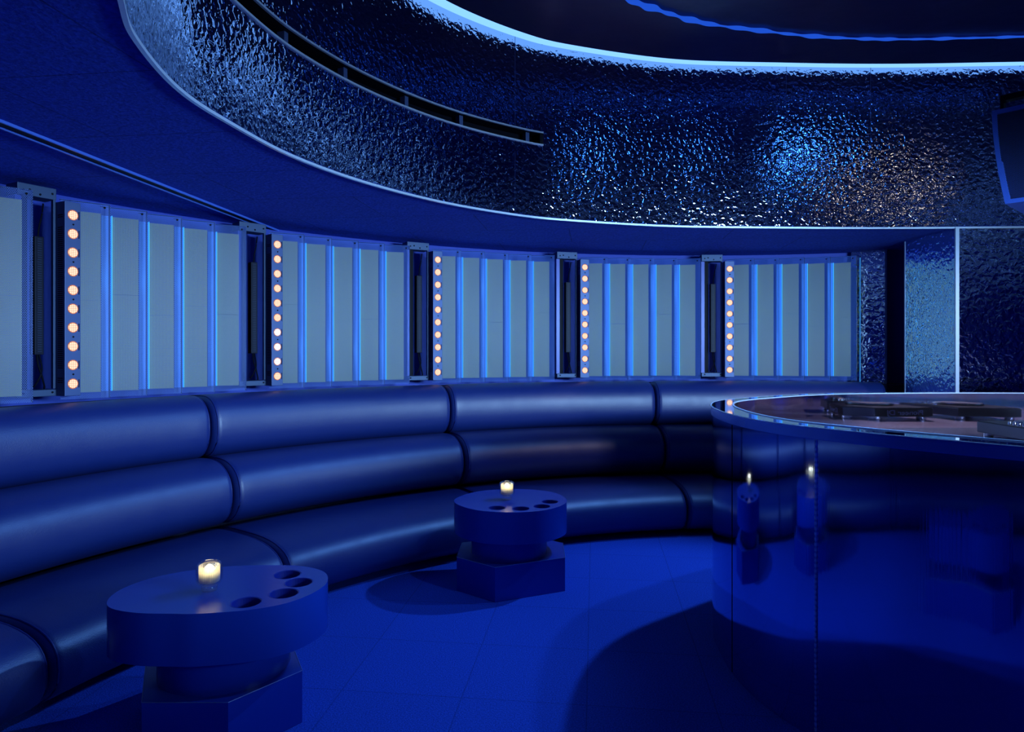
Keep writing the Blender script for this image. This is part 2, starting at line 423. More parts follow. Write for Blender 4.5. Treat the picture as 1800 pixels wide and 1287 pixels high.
# hammered steel fascia in sheets, with the long slot left open
SEAM = [ring_at_px(x) for x in (395, 905, 1387)]
iA, iB, iC = SEAM[2], SEAM[1], SEAM[0]
S_END = ring_at_px(946); S_BEG = 14*13
ZS0, ZS1 = 2.772, 2.845
cuts = [0, iA, iB, iC, iC+52, iC+104, iC+150, RN-100, RN-50, RN]
for k in range(len(cuts)-1):
    bm = bmesh.new(); a, b = cuts[k], cuts[k+1]
    zs = [Z_LOW, ZS0, ZS1, Z_HIGH+.05]
    cols = []
    for i in range(a, b+1):
        p = RING[i % RN]
        if i == a or i == b:
            q = RING[(i+1) % RN] if i == a else RING[i-1]
            p = p+(q-p).normalized()*.0015
        cols.append([bm.verts.new((p.x, p.y, z)) for z in zs])
    for n_, (p, q) in enumerate(zip(cols, cols[1:])):
        for r in range(3):
            if r == 1 and S_END <= a+n_ < S_BEG: continue
            bm.faces.new((p[r], p[r+1], q[r+1], q[r]))
    o = struct('wall_fascia', bm, MT['hammered'], smooth=True)
def ring_strip(bm, i0, i1, z0, z1, d0, d1):
    """bar following the fascia; d>0 goes into the recess"""
    P = []
    for i in range(i0, i1+1):
        p = RING[i % RN]; t = (RING[(i+1) % RN]-RING[(i-1) % RN]).normalized(); n = Vector((-t.y, t.x))
        if n.dot(RC-p) < 0: n = -n
        P.append([bm.verts.new((p.x+n.x*d, p.y+n.y*d, z)) for d, z in ((d0,z0),(d1,z0),(d1,z1),(d0,z1))])
    for p, q in zip(P, P[1:]):
        for j in range(4): bm.faces.new((p[j], q[j], q[(j+1)%4], p[(j+1)%4]))
    bm.faces.new(P[0][::-1]); bm.faces.new(P[-1])
    bmesh.ops.recalc_face_normals(bm, faces=bm.faces)
bm = bmesh.new(); ring_strip(bm, 0, RN, Z_LOW-.008, Z_LOW+.004, -.007, .007); struct('trim_2', bm, MT['trim'])
vent = thing('slot_diffuser', 'long black slot vent with bright metal edges curving through the hammered steel fascia', 'air vent', (RING[S_END].x, RING[S_END].y, ZS0))
def vp(name, bm, m):
    o = obj(name, bm, m); o.parent = vent; o.matrix_parent_inverse = Matrix.Translation(vent.location).inverted(); return o
bm = bmesh.new(); ring_strip(bm, S_END, S_BEG, ZS0-.02, ZS1+.02, -.16, -.10); vp('slot_back', bm, MT['black'])
bm = bmesh.new(); ring_strip(bm, S_END, S_BEG, ZS1, ZS1+.01, -.11, -.004); ring_strip(bm, S_END, S_BEG, ZS0-.01, ZS0, -.11, -.004); vp('slot_lining', bm, MT['black'])
for z in (ZS0-.010, ZS1):
    bm = bmesh.new(); ring_strip(bm, S_END-1, S_BEG, z, z+.010, -.004, .008); vp('edge_trim', bm, MT['trim'])
bm = bmesh.new(); ring_strip(bm, S_END-1, S_END, ZS0, ZS1, -.10, .004); vp('end_cap', bm, MT['black'])
for px in (409, 510, 613, 720, 820, 932):
    i = ring_at_px(px); p = RING[i]; t = (RING[i+1]-RING[i-1]).normalized(); n = Vector((-t.y, t.x))
    if n.dot(RC-p) < 0: n = -n
    bm = bmesh.new(); b = bmesh.new(); box(b, -.014, .014, -.07, -.03, ZS0, ZS1)
    M = Matrix(((t.x, n.x, 0, p.x), (t.y, n.y, 0, p.y), (0, 0, 1, 0), (0, 0, 0, 1)))
    merge(bm, b, M); vp('divider', bm, MT['barblue'])

# streak of light on the dome, shaped as an added emissive strip
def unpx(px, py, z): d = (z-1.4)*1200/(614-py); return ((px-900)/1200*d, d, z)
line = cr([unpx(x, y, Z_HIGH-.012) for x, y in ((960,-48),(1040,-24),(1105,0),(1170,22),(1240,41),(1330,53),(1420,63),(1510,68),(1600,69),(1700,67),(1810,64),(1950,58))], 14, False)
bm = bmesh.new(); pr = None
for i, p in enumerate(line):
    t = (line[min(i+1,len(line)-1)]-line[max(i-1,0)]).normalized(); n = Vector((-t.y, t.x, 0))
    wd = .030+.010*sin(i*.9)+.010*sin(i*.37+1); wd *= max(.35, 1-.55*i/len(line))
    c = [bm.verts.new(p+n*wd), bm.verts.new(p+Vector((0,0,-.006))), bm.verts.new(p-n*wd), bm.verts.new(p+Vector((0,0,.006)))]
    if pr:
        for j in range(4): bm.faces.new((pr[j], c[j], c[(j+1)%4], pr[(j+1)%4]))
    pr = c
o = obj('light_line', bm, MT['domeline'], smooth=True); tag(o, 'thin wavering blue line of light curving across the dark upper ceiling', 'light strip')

# recessed linear track in the low ceiling
tr = thing('ceiling_track', 'long straight recessed black track with shiny blue edges in the low ceiling', 'ceiling track', (-1.73, 5.08, Z_LOW))
P0, P1 = Vector((-1.745, 5.09)), Vector((-2.03, 2.2)); d = (P1-P0); L = d.length; d.normalize(); n = Vector((-d.y, d.x))
M = Matrix(((d.x, n.x, 0, P0.x), (d.y, n.y, 0, P0.y), (0,0,1,0), (0,0,0,1)))
def tp(name, m, *boxes):
    bm = bmesh.new(); b = bmesh.new()
    for q in boxes: box(b, *q)
    merge(bm, b, M); o = obj(name, bm, m, tr); o.matrix_parent_inverse = Matrix.Translation(tr.location).inverted()
tp('slot', MT['black'], (0, L, -.028, .028, Z_LOW-.004, Z_LOW-.001))
tp('edge_trim', MT['track'], (0, L, .028, .036, Z_LOW-.012, Z_LOW-.0005))
tp('edge_trim', MT['track'], (0, L, -.036, -.028, Z_LOW-.012, Z_LOW-.0005))
tp('end_cap', MT['track'], (-.01, 0, -.036, .036, Z_LOW-.012, Z_LOW-.0005))

# ------------------------------------------------------------------ hammered walls at the right
bm = bmesh.new(); box(bm, 3.215, 8.0, 4.93, 4.99, 0, Z_LOW); struct('wall_hammered', bm, MT['hammered_wall'])
bm = bmesh.new(); box(bm, 3.203, 3.215, 4.93, 5.56, 0, Z_LOW); struct('wall_return', bm, MT['hammered_wall'])
bm = bmesh.new(); box(bm, 3.196, 3.222, 4.918, 4.932, 0, Z_LOW-.002); struct('trim_3', bm, MT['trim'])
bm = bmesh.new(); box(bm, 3.2, 3.222, 5.56, 5.57, 0, Z_LOW-.002); struct('trim_4', bm, MT['trim'])
bm = bmesh.new(); box(bm, 3.30, 4.6, 6.30, 6.36, 0, Z_LOW-.002); struct('wall_recess', bm, MT['black'] if 0 else mat('dark_recess', (.006,.014,.09), .6))
bm = bmesh.new(); box(bm, 3.282, 3.296, 6.0, 6.3, 0, Z_LOW-.002)
struct('trim_5', bm, MT['trim'])
bm = bmesh.new()
b = bmesh.new(); box(b, 0, .27, 0, .02, 0, Z_LOW-.002); merge(bm, b, Matrix.Translation((3.06, 6.16, 0)) @ Matrix.Rotation(R(-36), 4, 'Z'))
struct('wall_narrow', bm, MT['hammered_wall'])
bm = bmesh.new(); box(bm, 3.112, 3.117, 6.108, 6.114, 1.1, Z_LOW-.06); o = obj('led_line', bm, emat('dim_cyan', (.05,.35,1), .5)); tag(o, 'thin vertical cyan light line on the narrow hammered steel strip right of the wall panels', 'light strip')

# ------------------------------------------------------------------ perforated wall panels
PH0, PH1 = 1.126, 2.218                             # bottom and top
def sheet_uv(bm, quads):
    uv = bm.loops.layers.uv.new()
    for q in quads:
        vs = [bm.verts.new(p) for p in q]; f = bm.faces.new(vs)
        o_ = Vector(q[0]); ax = (Vector(q[1])-o_).normalized()
        for lp in f.loops:
            dv = lp.vert.co-o_; lp[uv].uv = (dv.dot(ax), dv.z if abs(ax.z) < .5 else dv.y)
PW, PD = .222, .085                                 # sheet width along the wall, how far its right edge swings out
def make_panel(bright=1.0, seam=.5, strip=True, name='perforated_panel'):
    """local x to the right along the wall, y into the room, z up; origin at the left rear edge on the ledge"""
    t = thing(name, 'perforated panel', 'wall panel')
    h = PH1-PH0
    def P(u, off=0, z=0):                           # u along the sheet, off in front of it
        L = math.hypot(PW, PD); c, s = PW/L, PD/L
        return (u*c-off*s, u*s+off*c, z)
    L = math.hypot(PW, PD)
    bm = bmesh.new()
    sheet_uv(bm, [[P(0,0,0), P(L,0,0), P(L,0,h), P(0,0,h)]])
    obj('perforated_sheet', bm, MT['sheet'], t)
    bm = bmesh.new()
    sheet_uv(bm, [[P(L,0,0), P(L,-.05,0), P(L,-.05,h), P(L,0,h)], [P(0,0,h), P(L,0,h), P(L,-.04,h), P(0,-.04,h)]])
    obj('folded_edge', bm, MT['bracket'], t)
    bm = bmesh.new()
    def ibox(z0, z1):
        b = bmesh.new(); vs = [b.verts.new(p) for p in (P(.058,-.008,z0), P(L-.046,-.008,z0), P(L-.046,-.03,z0), P(.058,-.03,z0), P(.058,-.008,z1), P(L-.046,-.008,z1), P(L-.046,-.03,z1), P(.058,-.03,z1))]
        for f in ((3,2,1,0),(4,5,6,7),(0,1,5,4),(1,2,6,5),(2,3,7,6),(3,0,4,7)): b.faces.new([vs[i] for i in f])
        bmesh.ops.recalc_face_normals(b, faces=b.faces); merge(bm, b)
    ibox(.035, h*seam-.001); ibox(h*seam+.001, h-.055)
    obj('acoustic_pad', bm, MT['insert'], t)
    if strip:
        bm = bmesh.new(); b = bmesh.new()
        for f in range(1):
            vs = [P(.0535,.003,.03), P(.056,.003,.03), P(.056,-.008,.03), P(.0535,-.008,.03)]
            prism(b, ccw([(v[0], v[1]) for v in vs]), .035, h-.05)
        merge(bm, b); obj('led_strip', bm, MT['strip'], t)
        bm = bmesh.new(); prism(bm, ccw([P(.004,-.010)[:2], P(.053,-.010)[:2], P(.053,-.014)[:2], P(.004,-.014)[:2]]), .035, h-.05)
        obj('side_glow', bm, MT['sideglow'], t)  # strip's glow on the sheet edge, added as an emissive slat
    bm = bmesh.new(); b = bmesh.new(); lathe(b, [(0,0),(.006,0),(.006,.003),(0,.004)], 10)
    M = Matrix.Translation(P(L-.028, .002, h-.022)) @ Matrix.Rotation(math.atan2(PD, PW), 4, 'Z') @ Matrix.Rotation(-pi/2, 4, 'X')
    merge(bm, b, M); obj('bolt', bm, MT['black'], t)
    return t
protos = {}
ORD = ['first', 'second', 'third', 'fourth', 'fifth']
BAYS = ['leftmost', 'second from left', 'middle', 'fourth from left', 'rightmost']
bars = [R(a) for a in (151.9, 136.2, 120.2, 103.7, 87.4)]
def wall_frame(a, r):
    """position and z rotation of a frame whose x runs right along the wall and y points into the room"""
    return pol(r, a), a-pi/2+pi if False else a+pi/2-pi
def place_on_wall(t, a, r, z=0, extra=0):
    p = pol(r, a, z); t.location = p; t.rotation_euler = (0, 0, a-pi/2+extra); return t
# local y must point inwards: mirror handled by building with y -> into room = direction to centre
PANEL_PITCH = R(2.62)
allpan = []
def panel(a, label, seam, strip):
    key = (seam, strip)
    if key not in protos:
        t = make_panel(seam=seam, strip=strip); protos[key] = t
        # turn geometry so that +y of the build (into room) faces the centre
        for c in kids(t):
            for v in c.data.vertices: v.co.y = -v.co.y
            c.data.flip_normals()
    else:
        t = dup(protos[key], (0,0,0), 0, label)
    t['label'] = label; t['group'] = 'perforated panels round the curved wall'
    p = pol(4.745, a, PH0); t.location = p; t.rotation_euler = (0, 0, a-pi/2)
    allpan.append(t)
seams = [.5, .54, .44, .5, .46]
DESC = 'pale perforated metal wall panel, %s to the right of the %s lamp column'
for bi, a in enumerate(bars):
    for k in range(5):
        panel(a-PANEL_PITCH*k+R(-.05), DESC % (ORD[k], BAYS[bi]), seams[(k+bi) % 5], not (k == 0))
panel(bars[0]+R(15.35)-PANEL_PITCH*3, 'pale perforated metal wall panel, second to the left of the leftmost lamp column', .5, True)
panel(bars[0]+R(15.35)-PANEL_PITCH*4, 'pale perforated metal wall panel at the far left, first left of the leftmost lamp column', .5, False)

# ------------------------------------------------------------------ lamp columns
def make_bar(white=()):
    """lamp batten; local x right, y into the room (negative y here = away from wall), z up from its foot"""
    t = thing('lamp_batten', 'batten', 'light bar')
    h = 1.035; hw = .041
    bm = bmesh.new(); box(bm, -hw, hw, -.045, .045, 0, h, bev=.003)
    box(bm, -hw+.006, hw-.006, .045, .06, .02, h-.02)
    obj('housing', bm, MT['barblue'], t)
    bm = bmesh.new()
    for z in [ .07+.011*i for i in range(82)]:
        if abs(z-.12) < .02 or abs(z-(h-.11)) < .02: continue
        box(bm, -hw-.0012, -hw+.001, -.026, .020, z, z+.005)
    obj('vent_slots', bm, MT['black'], t)
    for k in range(10):
        z = .065+.9*k/9
        bm = bmesh.new(); b = bmesh.new(); lathe(b, [(.0, .004), (.018,.0035), (.0235,.001), (.0235,-.002)], 24)
        M = Matrix.Translation((0, -.0465, z)) @ Matrix.Rotation(pi/2, 4, 'X'); merge(bm, b, M)
        uv = bm.loops.layers.uv.new()
        for f in bm.faces:
            for lp in f.loops: lp[uv].uv = (lp.vert.co.x, lp.vert.co.z-z)
        ln = obj('lamp_lens', bm, MT['lampwhite' if k in white else 'lamp'], t, smooth=True)
        bm = bmesh.new(); b = bmesh.new(); lathe(b, [(.0235,0),(.0255,.003),(.0275,0)], 24); merge(bm, b, M)
        obj('bezel', bm, MT['halo'], ln, smooth=True)
        bm = bmesh.new(); box(bm, .029, .0335, -.0465, -.0445, z-.022, z+.022); obj('notch', bm, MT['black'], t)
        if k % 2 == 0 and k < 9:
            bm = bmesh.new(); b = bmesh.new(); lathe(b, [(0,.003),(.0045,.002),(.005,0)], 10)
            merge(bm, b, Matrix.Translation((.002, -.0465, z+.05)) @ Matrix.Rotation(pi/2, 4, 'X')); obj('screw', bm, MT['black'], t)
    return t
def make_column():
    t = thing('support_column', 'column', 'mounting column')
    bm = bmesh.new(); box(bm, -.228, -.04, .0, .11, 1.045, 1.105, bev=.003); obj('top_bracket', bm, MT['bracket'], t)
    bm = bmesh.new(); box(bm, -.228, -.04, .0, .11, -.0, .035, bev=.003); obj('bottom_bracket', bm, MT['bracket'], t)
    bm = bmesh.new(); box(bm, -.225, -.195, .03, .10, .03, 1.045); obj('post', bm, MT['post'], t)
    bm = bmesh.new(); box(bm, -.195, -.155, .055, .10, .03, 1.045); obj('channel', bm, MT['black'], t)
    bm = bmesh.new()
    for x, z in ((-.20,1.07),(-.17,1.075),(-.12,1.06),(-.06,1.075),(-.20,.02),(-.06,.02)):
        b = bmesh.new(); lathe(b, [(0,.004),(.005,.003),(.006,0)], 8)
        merge(bm, b, Matrix.Translation((x, -.0005, z)) @ Matrix.Rotation(pi/2, 4, 'X'))
    obj('screws', bm, MT['black'], t)
    bm = bmesh.new()
    box(bm, -.056, -.044, .0, .02, .04, 1.045); obj('lamp_mount', bm, MT['bracket'], t)
    return t
def make_driver():
    t = thing('driver_box', 'driver', 'power supply')
    bm = bmesh.new(); box(bm, -.147, -.102, .0, .05, .22, .84, bev=.003); obj('case', bm, MT['darkbox'], t)
    bm = bmesh.new()
    for i in range(50): box(bm, -.135, -.114, -.003, .0, .235+.012*i, .240+.012*i)
    obj('fins', bm, MT['fin'], t)
    for P, r in (([(-.12,.02,.84),(-.118,.015,.89),(-.108,.01,.95),(-.09,.03,1.02)], .004),
                 ([(-.125,.02,.22),(-.125,.01,.17),(-.115,.0,.12),(-.096,.01,.06),(-.09,.02,.04)], .005),
                 ([(-.115,.02,.22),(-.112,.0,.14),(-.135,-.005,.08),(-.15,.01,.05)], .004)):
        bm = bmesh.new(); tube(bm, cr(P, 6, False), r, 6); obj('cable', bm, MT['black'], t)
    return t
bar0 = make_bar(); col0 = make_column(); drv0 = make_driver(); bar1 = make_bar((2, 3, 1))
ZB = 1.4-.184-.065
WHERE = ['leftmost', 'second from the left', 'middle', 'fourth from the left', 'rightmost']
for i, a in enumerate(bars):
    p = pol(4.665, a, ZB); rz = a-pi/2
    if i == 1: b = bar1
    else: b = bar0 if i == 0 else dup(bar0, p, rz, '')
    b.location = p; b.rotation_euler = (0, 0, rz); b['group'] = 'vertical lamp battens on the curved wall'
    b['label'] = ('vertical batten of ten round lamps, %s of the five' % WHERE[i]) + (', three lamps white' if i == 1 else '')
    q = pol(4.70, a, ZB)
    c = col0 if i == 0 else dup(col0, q, rz, ''); c.location = q; c.rotation_euler = (0, 0, rz)
    c['label'] = 'dark mounting column with grey end brackets, beside the %s lamp batten' % WHERE[i]; c['group'] = 'mounting columns between the wall panels'
    v = drv0 if i == 0 else dup(drv0, q, rz, ''); v.location = q; v.rotation_euler = (0, 0, rz)
    v['label'] = 'slim black power supply with cables beside the %s lamp batten' % WHERE[i]; v['group'] = 'power supplies beside the lamp battens'

# ------------------------------------------------------------------ sofa
def sup(cr_, cz, a, b, n, m=40):
    out = []
    for k in range(m):
        t = 2*pi*k/m; c, s = cos(t), sin(t)
        out.append((cr_+a*math.copysign(abs(c)**(2/n), c), cz+b*math.copysign(abs(s)**(2/n), s)))
    return out
PROFS = [('seat_cushion', sup(4.06, .182, .44, .184, 2.7)), ('backrest_roll', sup(4.36, .562, .255, .196, 2.3)), ('backrest_roll', sup(4.525, .93, .185, .192, 2.3))]
def sweep_roll(name, prof, a0, a1, parent, base):
    cx = sum(p[0] for p in prof)/len(prof); cz = sum(p[1] for p in prof)/len(prof)
    ar = (a0+a1)/2; arc = (a1-a0)
    mid = 26; ts = []
    e = .045/4.2                                     # rounding length in radians
    for k in range(7): x = k/7; ts.append((e*(1-cos(x*pi/2)), 1-.16*(1-sin(x*pi/2))**1.0))
    for k in range(mid+1): ts.append((e+(arc-2*e)*k/mid, 1))
    for k in range(6, -1, -1): x = k/7; ts.append((arc-e*(1-cos(x*pi/2)), 1-.16*(1-sin(x*pi/2))))
    bm = bmesh.new(); rings = []
    inv = Matrix.Translation(-base)
    for t, s in ts:
        a = a0+t; d = (1-s)*.30
        rg = []
        for r, z in prof:
            dx, dz = r-cx, z-cz; l = math.hypot(dx, dz); f = max(0, (l-d)/l)
            rg.append(bm.verts.new(inv @ pol(cx+dx*f, a, max(.002, cz+dz*f))))
        rings.append(rg)
    m = len(prof)
    for p, q in zip(rings, rings[1:]):
        for j in range(m): bm.faces.new((p[j], q[j], q[(j+1)%m], p[(j+1)%m]))
    bm.faces.new(rings[0][::-1]); bm.faces.new(rings[-1])
    bmesh.ops.recalc_face_normals(bm, faces=bm.faces)
    o = obj(name, bm, MT['leather'], parent); sharp(o, 60)
    for a in (a0+.5*e, a1-.5*e):                     # piping round both ends
        bm = bmesh.new(); pts = []
        for r, z in prof:
            dx, dz = r-cx, z-cz; l = math.hypot(dx, dz); f = (l-.008)/l
            pts.append(inv @ pol(cx+dx*f, a, max(.003, cz+dz*f)))
        tube(bm, pts, .005, 6, closed=True)
        obj('piping', bm, MT['piping'], o, smooth=True)
joints = [71.8, 96.6, 120.2, 143.6, 162.4, 186, 212]
LAB = ['blue leather curved sofa section partly behind the metal counter',
       'blue leather curved sofa section directly behind the table with the far candle',
       'long blue leather curved sofa section between the two tables',
       'blue leather curved sofa section behind the near table at the left edge',
       'blue leather curved sofa section in the lower left corner, only its seat end in view',
       'blue leather curved sofa section beyond the left picture edge, beside the camera']
for k in range(len(joints)-1):
    a0, a1 = R(joints[k]), R(joints[k+1]); base = pol(4.2, (a0+a1)/2, 0)
    t = thing('sofa_section', LAB[k], 'sofa', base, 0, 'sections of the curved blue leather sofa')
    for nm, pf in PROFS: sweep_roll(nm, pf, a0+.0012, a1-.0012, t, base)

# ------------------------------------------------------------------ tables
def make_table(name_label, outline, center, hexpts, holes, colc, colr):
    cx, cy = center
    t = thing('drinks_table', name_label, 'table', (cx, cy, 0), 0, 'low blue drinks tables')
    loc = lambda P: [(p[0]-cx, p[1]-cy) for p in P]
    O = ccw([tuple(p) for p in cr(loc(outline), 8)])
    bm = bmesh.new(); prism(bm, O, .32, .50, bev=.003)
    top = obj('tabletop', bm, MT['lacquer'], t)
    # holes cut with a boolean
    bm = bmesh.new()
    for hx, hy, hr in holes: lathe(bm, [(0,-.10),(hr,-.10),(hr,.05),(0,.05)], 32, (hx-cx, hy-cy, .5))
    bmesh.ops.recalc_face_normals(bm, faces=bm.faces)
    me = bpy.data.meshes.new('cutter'); bm.to_mesh(me); bm.free(); cut = bpy.data.objects.new('cutter', me); C.objects.link(cut); cut.parent = t
    bpy.context.view_layer.update()
    md = top.modifiers.new('holes', 'BOOLEAN'); md.operation = 'DIFFERENCE'; md.object = cut; md.solver = 'EXACT'
    dg = bpy.context.evaluated_depsgraph_get(); dg.update()
    nm = bpy.data.meshes.new_from_object(top.evaluated_get(dg)); top.modifiers.clear(); top.data = nm
    bpy.data.objects.remove(cut); sharp(top, 30)
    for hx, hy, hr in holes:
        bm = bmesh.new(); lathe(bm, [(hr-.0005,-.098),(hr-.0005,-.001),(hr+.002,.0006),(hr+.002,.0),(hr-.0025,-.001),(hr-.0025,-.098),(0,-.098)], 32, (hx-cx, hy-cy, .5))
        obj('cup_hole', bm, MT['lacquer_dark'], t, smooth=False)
    bm = bmesh.new()
    prism(bm, ccw([(colc[0]-cx+colr*cos(2*pi*k/48), colc[1]-cy+colr*1.0*sin(2*pi*k/48)) for k in range(48)]), .195, .325)
    sharp(obj('column', bm, MT['lacquer'], t), 30)
    bm = bmesh.new(); prism(bm, ccw(loc(hexpts)), 0, .195, bev=.002); b_ = obj('base', bm, MT['lacquer'], t)
    bm = bmesh.new(); tube(bm, [(p[0], p[1], .1948) for p in loc(hexpts)], .0012, 6, closed=True); obj('pale_edge', bm, MT['edge'], b_)  # thin pale line round the top of the base
    return t
def hexa(F, tip_from, ang_tip, a, b, axis):
    """elongated hexagon from its near tip, axis = direction of the long sides"""
    A = Vector(axis).normalized(); n = Vector((-A.y, A.x)); h = R(ang_tip/2)
    F = Vector(F); l = F+A*a*cos(h)+n*a*sin(h); r = F+A*a*cos(h)-n*a*sin(h)
    l2 = l+A*b; r2 = r+A*b; T = (l2+r2)/2+A*a*cos(h)
    return [tuple(F), tuple(r), tuple(r2), tuple(T), tuple(l2), tuple(l)]
H1 = hexa((-.968, 2.328), None, 128, .295, .40, (-.44, .90))
O1 = [(-1.449,2.445),(-1.39,2.37),(-1.28,2.33),(-1.16,2.322),(-1.059,2.324),(-.904,2.358),(-.80,2.42),(-.735,2.52),(-.715,2.64),(-.76,2.76),(-.865,2.83),(-1.0,2.845),(-1.17,2.83),(-1.32,2.77),(-1.42,2.68),(-1.465,2.56)]
make_table('low blue lacquered table nearest the camera, with a candle and four cup holes', O1, (-1.09, 2.585), H1,
           [(-.898,2.727,.052),(-.823,2.634,.052),(-.841,2.517,.052),(-.945,2.427,.052)], (-1.09, 2.60), .235)
F2 = Vector((-.094, 3.77)); bd = Vector((.40, .18)).normalized(); al = math.atan2(bd.y, bd.x)
# second table: a long side faces the camera
def rotv(ang, l): return Vector((cos(ang)*l, sin(ang)*l))
p0 = F2; p1 = F2+rotv(al, .44); p5 = F2+rotv(al+R(116), .295); p2 = p1+rotv(al+R(64), .295); p4 = p5+rotv(al+R(64)-R(0), .295); 
p3 = p4+rotv(al, .44); 
H2 = [tuple(p0), tuple(p1), tuple(p2), tuple(p3), tuple(p4), tuple(p5)]
O2 = [(-.345,4.08),(-.30,3.93),(-.174,3.805),(.005,3.766),(.165,3.805),(.28,3.92),(.326,4.06),(.30,4.22),(.22,4.33),(.08,4.39),(-.06,4.385),(-.19,4.34),(-.29,4.23)]
make_table('farther low blue lacquered table before the sofa, with candle and four cup holes', O2, (-.01, 4.08), H2,
           [(-.085,3.875,.049),(.05,3.857,.049),(.171,3.913,.049),(.224,4.03,.049)], (-.017, 4.07), .225)
T3 = Vector((-.22, 1.12))
def mv(P, ro, c=(-1.09,2.585)):
    out = []
    for p in P:
        d = Vector((p[0]-c[0], p[1]-c[1])); d = Vector((d.x*cos(ro)-d.y*sin(ro), d.x*sin(ro)+d.y*cos(ro))); q = T3+d
        out.append((q.x, q.y)+tuple(p[2:]))
    return out
make_table('low blue table seen only as a reflection in the metal counter, without a candle', mv(O1, R(30)), tuple(T3), mv(H1, R(94)),
           mv([(-.898,2.727,.052),(-.823,2.634,.052),(-.841,2.517,.052),(-.945,2.427,.052)], R(30)), tuple(T3), .235)

# candles
def make_candle(label, loc):
    t = thing('candle_holder', label, 'candle holder', loc, 0, 'glass candle holders on the tables'); t.scale = (1.08, 1.08, 1.08)
    bm = bmesh.new()
    lathe(bm, [(0,0),(.024,0),(.026,.004),(.026,.018),(.022,.021),(.0,.021)], 32)
    obj('foot', bm, MT['glass'], t, smooth=True)
    bm = bmesh.new()
    lathe(bm, [(.0,.022),(.026,.022),(.037,.027),(.043,.037),(.0445,.06),(.0435,.085),(.038,.096),(.028,.101),(.025,.100),(.034,.094),(.0405,.084),(.0415,.06),(.040,.040),(.034,.031),(.0,.028)], 40)
    obj('outer_glass', bm, MT['glass'], t, smooth=True)
    bm = bmesh.new()
    lathe(bm, [(.0,.031),(.029,.031),(.032,.036),(.0325,.088),(.0305,.088),(.030,.040),(.0,.036)], 56, rib=.0022)
    obj('ribbed_cup', bm, MT['smoke'], t)
    bm = bmesh.new(); lathe(bm, [(0,.041),(.020,.041),(.020,.060),(0,.060)], 24); obj('candle', bm, mat('wax', (.8,.7,.45), .5), t)
    bm = bmesh.new(); lathe(bm, [(0,.061),(.013,.064),(.018,.070),(.015,.080),(.007,.088),(0,.092)], 20); obj('flame', bm, MT['flame'], t, smooth=True)
    l = bpy.data.lights.new('candle_light', 'POINT'); l.energy = .12; l.color = (1,.76,.42); l.shadow_soft_size = .015
    o = bpy.data.objects.new('candle_light', l); C.objects.link(o); o.parent = t; o.location = (0,0,.088)
make_candle('lit ribbed glass candle holder on the near table', (-1.128, 2.545, .501))
make_candle('lit ribbed glass candle holder on the farther table', (-.03, 4.085, .501))

# ------------------------------------------------------------------ DJ counter
CO = [(.956,3.12),(.99,3.37),(1.075,3.62),(1.20,3.80),(1.38,3.96),(1.74,4.22),(2.16,4.39),(2.9,4.45),(3.64,4.39),(4.06,4.22),(4.45,3.93),(4.67,3.7),(4.78,3.45),(4.81,3.1),(4.78,2.71),(4.71,2.49),(4.5,2.25),(4.29,2.02),(3.8,1.70),(3.3,1.50),(2.9,1.45),(2.5,1.47),(2.0,1.62),(1.70,1.79),(1.482,1.978),(1.355,2.12),(1.22,2.275),(1.085,2.468),(1.02,2.59),(.975,2.74),(.953,2.92)]
OUT = ccw([p for p in cr(CO, 12)])
INN = offset_in(OUT, .10)
CN = len(OUT)
dj = thing('dj_counter', 'curved mirror-polished steel counter with a bright flat rim', 'counter', (2.9, 3.0, 0))
def cp(name, bm, m, smooth=True):
    o = obj(name, bm, m, dj); o.matrix_parent_inverse = Matrix.Translation(dj.location).inverted()
    if smooth: sharp(o, 40)
    return o
def band(bm, A, B, za, zb):
    a = [bm.verts.new((p[0], p[1], za)) for p in A]; b = [bm.verts.new((p[0], p[1], zb)) for p in B]; n = len(A)
    for i in range(n): bm.faces.new((a[i], a[(i+1)%n], b[(i+1)%n], b[i]))
bm = bmesh.new(); band(bm, OUT, OUT, 0, 1.075); cp('mirrored_shell', bm, MT['mirror'])
o1 = offset_in(OUT, -.006)
bm = bmesh.new(); band(bm, OUT, o1, 1.075, 1.077); band(bm, o1, o1, 1.077, 1.117); cp('side_band', bm, mat('blue_lit_band', (.16, .34, .95), .25, .7))  # polished trim; the blue light on it is put into the colour
bm = bmesh.new(); band(bm, o1, OUT, 1.117, 1.12); band(bm, OUT, INN, 1.12, 1.12); cp('rim', bm, MT['rim'])
bm = bmesh.new(); band(bm, INN, INN, 1.1195, .89); cp('inner_wall', bm, MT['inner'])
bm = bmesh.new(); prism(bm, [tuple(p) for p in INN], .87, .90); cp('desk', bm, MT['desk'])
bm = bmesh.new(); o2 = offset_in(INN, -.002); o3 = offset_in(INN, .006); band(bm, o2, o2, 1.12, 1.1235); band(bm, o2, o3, 1.1235, 1.1235); band(bm, o3, o3, 1.1235, 1.118); cp('inner_lip', bm, MT['trim'])
bm = bmesh.new(); tube(bm, [(p[0], p[1], 1.118) for p in offset_in(OUT, -.0065)], .0022, 6, closed=True); cp('bright_edge', bm, MT['trim'])
def out_at_px(px, zlim=3.2):
    k = (px-900)/1200; return min(range(CN), key=lambda i: abs(OUT[i][0]/OUT[i][1]-k) if OUT[i][1] < zlim and OUT[i][0] < 2.2 else 9)
i = out_at_px(1432); p = Vector(OUT[i]); t_ = (Vector(OUT[(i+1)%CN])-Vector(OUT[i-1])).normalized(); n_ = Vector((t_.y, -t_.x))
bm = bmesh.new(); tube(bm, [(p.x+n_.x*.003, p.y+n_.y*.003, z) for z in (0.004, 1.073)], .0035, 10)
hg = cp('piano_hinge', bm, MT['edge'])
bm = bmesh.new()
